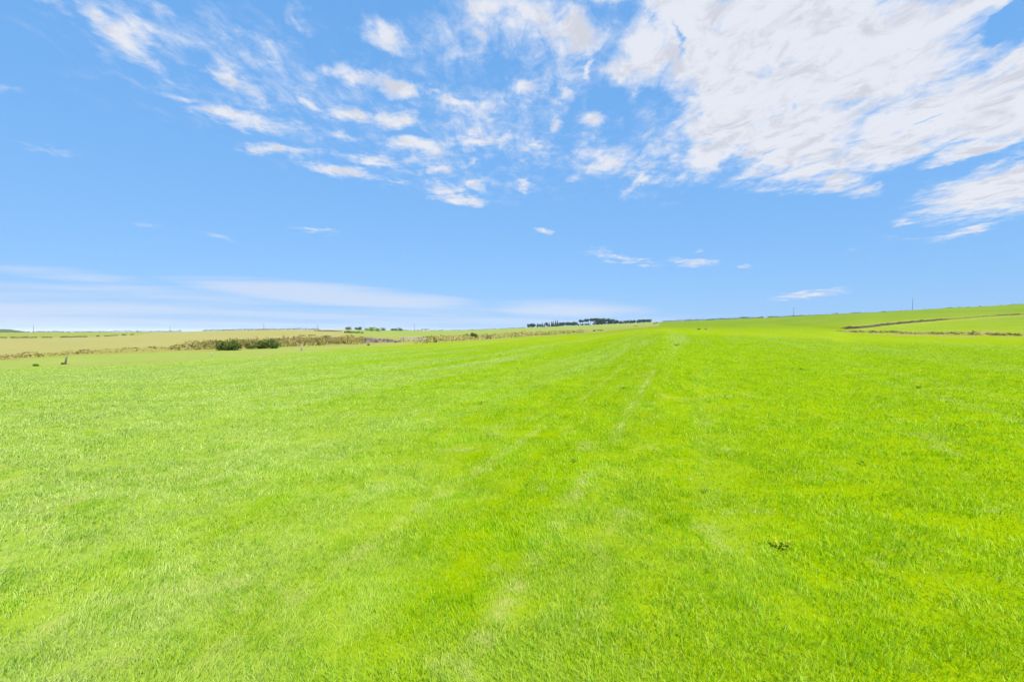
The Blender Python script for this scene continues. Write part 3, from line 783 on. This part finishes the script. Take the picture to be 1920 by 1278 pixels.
hedge('hedge', -20, 340, 'SK', -2, 2.6, M_OLIVE, 'distant hedge line on the flat skyline at the far left', 1900, 304, .15, .7)
hedge('hedge', -30, 252, 'E4', 0, 2.6, M_OLIVE, 'broken dark hedge along the far edge of the straw coloured field', 2600, 305, .18, .8)
hedge('hedge', 589, 655, 'E4', 10, 2.3, M_OLIVE, 'short dark hedge in the straw field left of the farm trees', 700, 306, .1, .8)
hedge('hedge', 645, 682, 'E4', -90, 5, M_OLIVE, 'short olive hedge below the leftmost farm trees', 500, 307, .05, .9)
hedge('hedge', 755, 985, 'SK', 0, 1.6, M_OLIVE, 'faint low hedge along the skyline between farmhouse and shelter belt', 1200, 308, .15, .6)
hedge('hedge', 560, 592, 'E3', 25, 2.2, M_OLIVE, 'small dark hedge line along the top of the dry bank', 260, 309, .05, .8)

# dry bank vegetation: rough grass and dead stalks, uncountable
def rough(px0, px1, rowa, rowb, n, hfun, mat, label, seed, wd_=1.0, name='rough_grass'):
    g_ = np.random.default_rng(seed); pxs = g_.uniform(px0, px1, n); f = g_.uniform(0, 1, n)
    ra = np.interp(pxs, [t[0] for t in ROWS[rowa]], [t[2] for t in ROWS[rowa]]); rb = np.interp(pxs, [t[0] for t in ROWS[rowb]], [t[2] for t in ROWS[rowb]])
    rr = ra * (1 - f) + rb * f; a = np.arctan((pxs - W / 2) / F)
    x, y = rr * np.sin(a), rr * np.cos(a); z = ground_z(x, y)
    cl_ = fbm(x * .35, y * .35, seed, 3); kp = cl_ > .36
    pxs, f, rr, x, y, z, cl_ = [q[kp] for q in (pxs, f, rr, x, y, z, cl_)]; m = len(x)
    lump = .3 + 1.1 * vnoise(pxs * .09, f * 2, seed + 3) * (.5 + vnoise(pxs * .31, f * 2, seed + 4)); ends = sstep(pxs, px0, px0 + 25) * (1 - sstep(pxs, px1 - 25, px1)) * .85 + .15
    h = hfun(pxs, f) * lump * ends * (.35 + 1.3 * sstep(cl_, .35, .7)) * g_.uniform(.5, 1.3, m)
    th_ = g_.uniform(0, 6.28, m); ww = wd_ * g_.uniform(.07, .22, m)
    b = np.stack([x, y, z - .05], 1); s = np.stack([np.cos(th_) * ww, np.sin(th_) * ww, 0 * ww], 1)
    tp = b + np.stack([g_.normal(0, .6, m) * h, g_.normal(0, .6, m) * h, h], 1); md = (b + tp) / 2 + np.stack([0 * h, 0 * h, h * .1], 1)
    V_ = np.stack([b - s * .6, b + s * .6, md - s, md + s, tp], 1).reshape(-1, 3); o_ = np.arange(m)[:, None] * 5
    return tag(link(name, mesh_from(name, V_, [o_ + np.array([[2, 3, 4]]), o_ + np.array([[0, 1, 3, 2]])]), mat), label, 'grass', kind='stuff')
rough(-30, 330, 'E2', 'E3', 3500, lambda p, f: .16 + 0 * p, M_DRY, 'short dry grass on the bank below the straw field at left', 401)
rough(300, 700, 'E2', 'E3', 9000, lambda p, f: .25 + .3 * sstep(p, 315, 345), M_DRY, 'tall dry brown grass and bracken on the bank round the dark bushes', 402, 1.2)
rough(775, 1110, 'E1', 'E3', 7000, lambda p, f: .42 + 0 * p, M_DRY, 'tawny rough grass on the bank in the middle distance', 403, 1.3)
rough(1560, 1935, 'E1', 'E2', 3000, lambda p, f: .25 + 0 * p, M_DRY, 'dry brown grass fringe where the bright field ends at right', 404, 1.1)

# ------------------------------------------------------------------ posts, wall, pen, poles, house
M_POST2 = material('grey timber', m_bark((0.10, 0.10, 0.08), (0.22, 0.21, 0.18), 9))
def post(px, r, hpx, wpx, mat, label, tilt):
    k = m_per_px(px, r); x, y, z = spot(px, r); h, wd_ = hpx * k, wpx * k
    mb = MB(); mb.tube([(0, 0, -.2), (math.sin(tilt) * h * .5, 0, h * .5), (math.sin(tilt) * h, 0, h * .97), (math.sin(tilt) * h, 0, h)], [wd_ * .5, wd_ * .48, wd_ * .45, wd_ * .25], 8)
    tag(link('fence_post', mb.mesh('fence_post'), mat, None, (x, y, z)), label, 'post', 'old fence posts along the field edge')
post(121, 80, 14, 3.2, M_POST, 'dark broken fence post leaning right above the left field edge', .22)
post(565, 92, 11.5, 2.4, M_POST2, 'upright grey fence post standing before the brown bank', 0)
post(396, 88, 8, 1.5, M_PALEPOST, 'faint pale post at the field edge left of the dark bushes', .05)
bush('grass_tussock', 65, 77, 9, 4.5, M_LIGHT, 'low green tussock on the field edge, left of the broken post', 'plant', seed=91, n=300, lobes=3)
bush('grass_tussock', 117, 79.5, 6, 3.2, M_SHRUB, 'dark tussock in place of the shadow at the foot of the leaning broken post', 'plant', seed=93, n=260, lobes=3)  # dark foliage stands in for the post's shadow blob
bush('grass_tussock', 691, 112, 3.5, 4, M_SHRUB, 'tiny green tussock at the field edge below the stone wall', 'plant', seed=92, n=120, lobes=2)

def m_stone(t):
    p = pos(t)
    v = t.new('ShaderNodeTexVoronoi'); t.l.new(p, v.inputs['Vector']); v.inputs['Scale'].default_value = 2.2
    s = t.new('ShaderNodeSeparateColor'); t.l.new(v.outputs['Color'], s.inputs[0])
    c = t.mix(s.outputs[0], (0.05, 0.043, 0.05), (0.21, 0.18, 0.185))
    c = t.mix(t.ss(t.noise(p, 3, 4, .6), .5, .7), c, (0.16, 0.15, 0.08))
    b = t.new('ShaderNodeBsdfDiffuse'); t.l.new(c, b.inputs[0]); return b.outputs[0]
M_STONE = material('field stone', m_stone)
def stone_wall(px0, px1, off, hpx, label):
    ra, _ = knot(px0, 'E2'); rb, _ = knot(px1, 'E2'); A_ = np.array(spot(px0, ra + off)); B_ = np.array(spot(px1, rb + off))
    L_ = np.linalg.norm((B_ - A_)[:2]); dr_ = math.atan2(B_[1] - A_[1], B_[0] - A_[0]); k = m_per_px((px0 + px1) / 2, ra + off); hh = hpx * k
    c0 = (A_ + B_) / 2; mb = MB(); zrow = 0; g_ = np.random.default_rng(5)
    while zrow < hh:
        sh = g_.uniform(.14, .22); xx = -L_ / 2
        while xx < L_ / 2:
            sl = g_.uniform(.2, .5); topfac = .45 + .8 * vnoise(np.array([xx * .35]), np.array([2.]), 8)[0]
            if zrow < hh * topfac:
                wx_, wy_ = c0[0] + math.cos(dr_) * xx, c0[1] + math.sin(dr_) * xx
                zz_ = float(ground_z(wx_, wy_)[0])
                for sd in (-1, 1):
                    mb.box((wx_ - c0[0] - math.sin(dr_) * .16 * sd, wy_ - c0[1] + math.cos(dr_) * .16 * sd, zz_ - c0[2] + zrow + sh / 2), (sl * .96, .34, sh * .95), .022, dr_ + g_.normal(0, .05))
            xx += sl
        zrow += sh
    tag(link('stone_wall', mb.mesh('stone_wall'), M_STONE, None, c0), label, 'wall')
stone_wall(681, 738, 6, 8.5, 'grey tumbledown drystone wall on the bank left of the wooden pen')
stone_wall(741, 752, 2, 4.5, 'short pale stub of stone wall between drystone wall and wooden pen')
def pen(px0, px1, label):
    ra, _ = knot(px0, 'E2'); A_ = np.array(spot(px0, ra + 5)); B_ = np.array(spot(px1, ra + 6)); c0 = (A_ + B_) / 2; e = empty('sheep_pen', c0); tag(e, label, 'pen')
    k = m_per_px(px0, ra); hh = 8 * k; d = B_ - A_; n_ = np.array([-d[1], d[0], 0]); n_ /= np.linalg.norm(n_); D2 = n_ * 5
    def P(f, g_): 
        q = A_ + d * f + D2 * g_; q[2] = float(ground_z(q[0], q[1])[0]); return q - c0
    spots = [(0, 0), (.22, 0), (.45, 0), (.7, 0), (1, 0), (0, 1), (.33, 1), (.66, 1), (1, 1)]
    for i, (f, g_) in enumerate(spots):
        q = P(f, g_); hp = hh * (1.18 if (f, g_) in ((.7, 0), (0, 0)) else 1); mb = MB(); mb.tube([q - [0, 0, .2], q + [0, 0, hp * .98], q + [0, 0, hp]], [.11, .10, .07], 7)
        link('post', mb.mesh('post'), M_POLE if (f, g_) in ((.7, 0), (0, 0)) else M_GREYWOOD, e)
    for (f0, g0), (f1, g1) in (((0, 0), (.22, 0)), ((.22, 0), (.45, 0)), ((.45, 0), (.7, 0)), ((.7, 0), (1, 0)), ((0, 1), (1, 1)), ((0, 0), (0, 1)), ((1, 0), (1, 1))):
        for q in (.35, .88):
            a_, b_ = P(f0, g0) + [0, 0, hh * q], P(f1, g1) + [0, 0, hh * (q + random.uniform(-.05, .05))]
            mb = MB(); dd = b_ - a_; ln = np.linalg.norm(dd); mb.box(((a_ + b_) / 2 - n_ * .10), (ln, .05, .10), 0, math.atan2(dd[1], dd[0])); link('rail', mb.mesh('rail'), M_GREYWOOD, e)
pen(757, 797, 'weathered grey wooden sheep pen with rails beside the field edge')
bush('bracken_clump', 802, 130, 6, 6, M_STRAW, 'brown bracken clump at the right end of the wooden pen', 'plant', seed=95, n=300, lobes=3)

M_CER = material('insulator porcelain', m_bark((0.25, 0.22, 0.2), (0.4, 0.38, 0.36)))
def pole(px, r, hpx, label, arm=1.0):
    k = m_per_px(px, r); x, y, z = spot(px, r); e = empty('utility_pole', (x, y, z)); tag(e, label, 'pole', 'wooden electricity poles'); h = hpx * k
    wd_ = max(.16, .38 * k)
    mb = MB(); mb.tube([(0, 0, -.5), (0, 0, h * .6), (0, 0, h)], [wd_, wd_ * .85, wd_ * .7], 8); link('shaft', mb.mesh('shaft'), M_POLE, e)
    mb = MB(); mb.box((0, -.05, h * .955), (2.2 * arm, .14, .16)); link('crossarm', mb.mesh('crossarm'), M_POLE, e)
    for s in (-1, 0, 1):
        mb = MB(); mb.tube([(s * .95 * arm, -.05, h * .955 + .08), (s * .95 * arm, -.05, h * .955 + .2), (s * .95 * arm, -.05, h * .955 + .34)], [.05, .10, .06], 7); link('insulator', mb.mesh('insulator'), M_CER, e)
pole(63, 760, 14, 'far electricity pole near the left edge of the photo')
pole(319, 760, 10.5, 'faint far pole above the straw field, second from the left')
pole(495, 458, 11, 'pole on the skyline above the two dark bank bushes')
pole(596, 468, 9, 'faint short pole on the skyline left of the farm trees')
pole(777, 560, 13, 'pole between the farm trees and the far farmhouse')
pole(1488, 464, 17.5, 'slim pole on the right skyline, left of the tallest one')
pole(1710, 530, 26, 'tallest pole standing on the right hand skyline')

def m_plain(c, r=.8):
    def f(t):
        b = t.new('ShaderNodeBsdfPrincipled'); cc = t.mix(t.ss(t.noise(pos(t), .6, 4, .6), .3, .7), c, tuple(v * .85 for v in c)); t.l.new(cc, b.inputs['Base Color']); b.inputs['Roughness'].default_value = r
        return b.outputs[0]
    return f
M_RENDER, M_SLATE, M_GLASS = material('white harling', m_plain((.62, .60, .58))), material('slate', m_plain((.10, .10, .12), .6)), material('window glass', m_plain((.03, .035, .04), .15))
def house(px, r, wpx, label, long=True):
    k = m_per_px(px, r); x, y, z = spot(px, r); e = empty('farmhouse', (x, y, z)); tag(e, label, 'house'); wd_ = wpx * k; dp, hh, rf = 5.5, 1.7 * k, 2.1 * k
    mb = MB(); mb.box((0, 0, hh / 2 - .2), (wd_, dp, hh + .4))
    mb.add([(-wd_ / 2, -dp / 2, hh), (-wd_ / 2, dp / 2, hh), (-wd_ / 2, 0, hh + rf * .95)], [(0, 2, 1)]); mb.add([(wd_ / 2, -dp / 2, hh), (wd_ / 2, dp / 2, hh), (wd_ / 2, 0, hh + rf * .95)], [(0, 1, 2)])
    link('wall', mb.mesh('wall'), M_RENDER, e)
    mb = MB(); o = .3
    for s in (-1, 1):
        mb.add([(-wd_ / 2 - o, s * (dp / 2 + o), hh - .1), (wd_ / 2 + o, s * (dp / 2 + o), hh - .1), (wd_ / 2 + o, 0, hh + rf), (-wd_ / 2 - o, 0, hh + rf),
                (-wd_ / 2 - o, s * (dp / 2 + o), hh + .08), (wd_ / 2 + o, s * (dp / 2 + o), hh + .08), (wd_ / 2 + o, 0, hh + rf + .2), (-wd_ / 2 - o, 0, hh + rf + .2)],
               [(0, 1, 2, 3), (4, 7, 6, 5), (0, 4, 5, 1), (0, 3, 7, 4), (1, 5, 6, 2)])
    rfo = link('roof', mb.mesh('roof'), M_SLATE, e)
    for s in (-1, 1):
        mb = MB(); mb.box((s * (wd_ / 2 - .5), 0, hh + rf + .25), (.7, .7, .9)); link('chimney', mb.mesh('chimney'), M_RENDER, rfo)
    for q in (-.32, .32) if wpx > 6 else (0,):
        mb = MB(); mb.box((q * wd_, -dp / 2 - .01, hh * .55), (1.1, .06, 1.1)); link('window', mb.mesh('window'), M_GLASS, e)
    if wpx > 6:
        mb = MB(); mb.box((0, -dp / 2 - .01, 1.0), (1, .06, 2.0)); link('door', mb.mesh('door'), M_SLATE, e)
house(801, 770, 8.5, 'far farmhouse with dark slate roof on the left skyline')
house(793, 790, 4.5, 'small pale outbuilding at the left side of the far farmhouse')

# hill on the far left skyline
hx, hy, _ = spot(2, 1900); gx_, gy_ = np.meshgrid(np.linspace(-1, 1, 33), np.linspace(-1, 1, 33)); d2 = np.sqrt(gx_ ** 2 + gy_ ** 2)
hz = 22 * (np.cos(np.clip(d2, 0, 1) * math.pi) * .5 + .5) * (.8 + .4 * fbm(gx_ * 3, gy_ * 3, 77, 3)) - 14.5
HV = np.stack([hx + gx_ * 130, hy + gy_ * 130, hz], -1).reshape(-1, 3); i_ = np.arange(32 * 33).reshape(32, 33)[:, :-1]
tag(link('hill', mesh_from('hill', HV, np.stack([i_, i_ + 1, i_ + 34, i_ + 33], -1).reshape(-1, 4), None, True), M_DEEP), kind='structure')

# ------------------------------------------------------------------ weeds in the near pasture
M_WEED = material('dock leaves', m_leaf((0.11, 0.19, 0.008), (0.26, 0.34, 0.02), (0.22, 0.15, 0.03), 22))
def weed(px, py, size, label, n=22, seed=1, mat=M_WEED, name='dock_plant', grp=None):
    x, y = flat_pt(px, py); z = float(ground_z(x, y)[0]); e = empty(name, (x, y, z)); tag(e, label, 'plant', grp); g_ = np.random.default_rng(seed)
    for i in range(n):
        a = i * 2.4 + g_.normal(0, .3); L_ = size * g_.uniform(.5, 1.1); wd_ = L_ * .2; el = g_.uniform(.25, .9); bend = g_.uniform(.3, .9); c0 = g_.normal(0, size * .25, 2)
        V_, P_ = [], []
        for j in range(7):
            t_ = j / 6; rr = L_ * t_ * math.cos(el * (1 - .4 * t_)); hh = L_ * (math.sin(el) * t_ - .45 * bend * t_ * t_) + .035; ww = wd_ * math.sin(math.pi * (.08 + .9 * t_)) * (1 + .12 * math.sin(9 * t_ + i)) * .5
            for s in (-1, 0, 1): V_.append((c0[0] + rr * math.cos(a) - s * ww * math.sin(a), c0[1] + rr * math.sin(a) + s * ww * math.cos(a), max(hh + abs(s) * ww * .35, .012)))
        for j in range(6):
            for s in (0, 1): P_.append((j * 3 + s, j * 3 + s + 1, j * 3 + s + 4, j * 3 + s + 3))
        mb = MB(); mb.add(V_, P_); link('leaf', mb.mesh('leaf', True), mat, e)
weed(1470, 1030, .12, 'yellowing dock weed with curled leaves in the near right grass', 26, 3)
WD = 'dark weed tufts in the pasture'
M_WDARK = material('dark weed leaves', m_leaf((0.05, 0.10, 0.01), (0.10, 0.18, 0.015), None, 14))
for i, (px, py, s, lab) in enumerate([(1502, 708, .22, 'tiny dark tuft far out, right of centre, below the worn patch'), (1722, 737, .18, 'tiny dark tuft at the far right of the bright pasture'), (1168, 742, .15, 'tiny dark tuft between the two pale wheel tracks far out'), (1620, 873, .09, 'small dark tuft in the grass, up and right of the dock plant'), (1075, 868, .08, 'small dark tuft in the grass just right of the pale track'), (903, 757, .16, 'small dark green weed tuft left of centre in the middle pasture'), (1268, 671, .40, 'dark weed tuft far out in the field, farthest of its kind'),
        (1322, 925, .09, 'small dark weed tuft in the near grass left of the dock plant'), (1400, 775, .10, 'small pale edged weed tuft in the right half of the pasture')]):
    weed(px, py, s, lab, 12, 30 + i, M_WDARK, 'weed_tuft', WD)

# ------------------------------------------------------------------ sea air between the near field and the far trees
hz_m = bpy.data.materials.new('haze'); hz_m.use_nodes = True; hz_m.node_tree.nodes.clear(); t = NT(hz_m.node_tree)
vol = t.new('ShaderNodeVolumePrincipled'); vol.inputs['Color'].default_value = (0.80, 0.90, 1.0, 1); vol.inputs['Density'].default_value = 5.0e-5
t.l.new(vol.outputs[0], t.new('ShaderNodeOutputMaterial').inputs['Volume'])
mb = MB(); mb.box((0, 0, 14), (30400, 30400, 94)); tag(link('haze', mb.mesh('haze'), hz_m), kind='stuff')
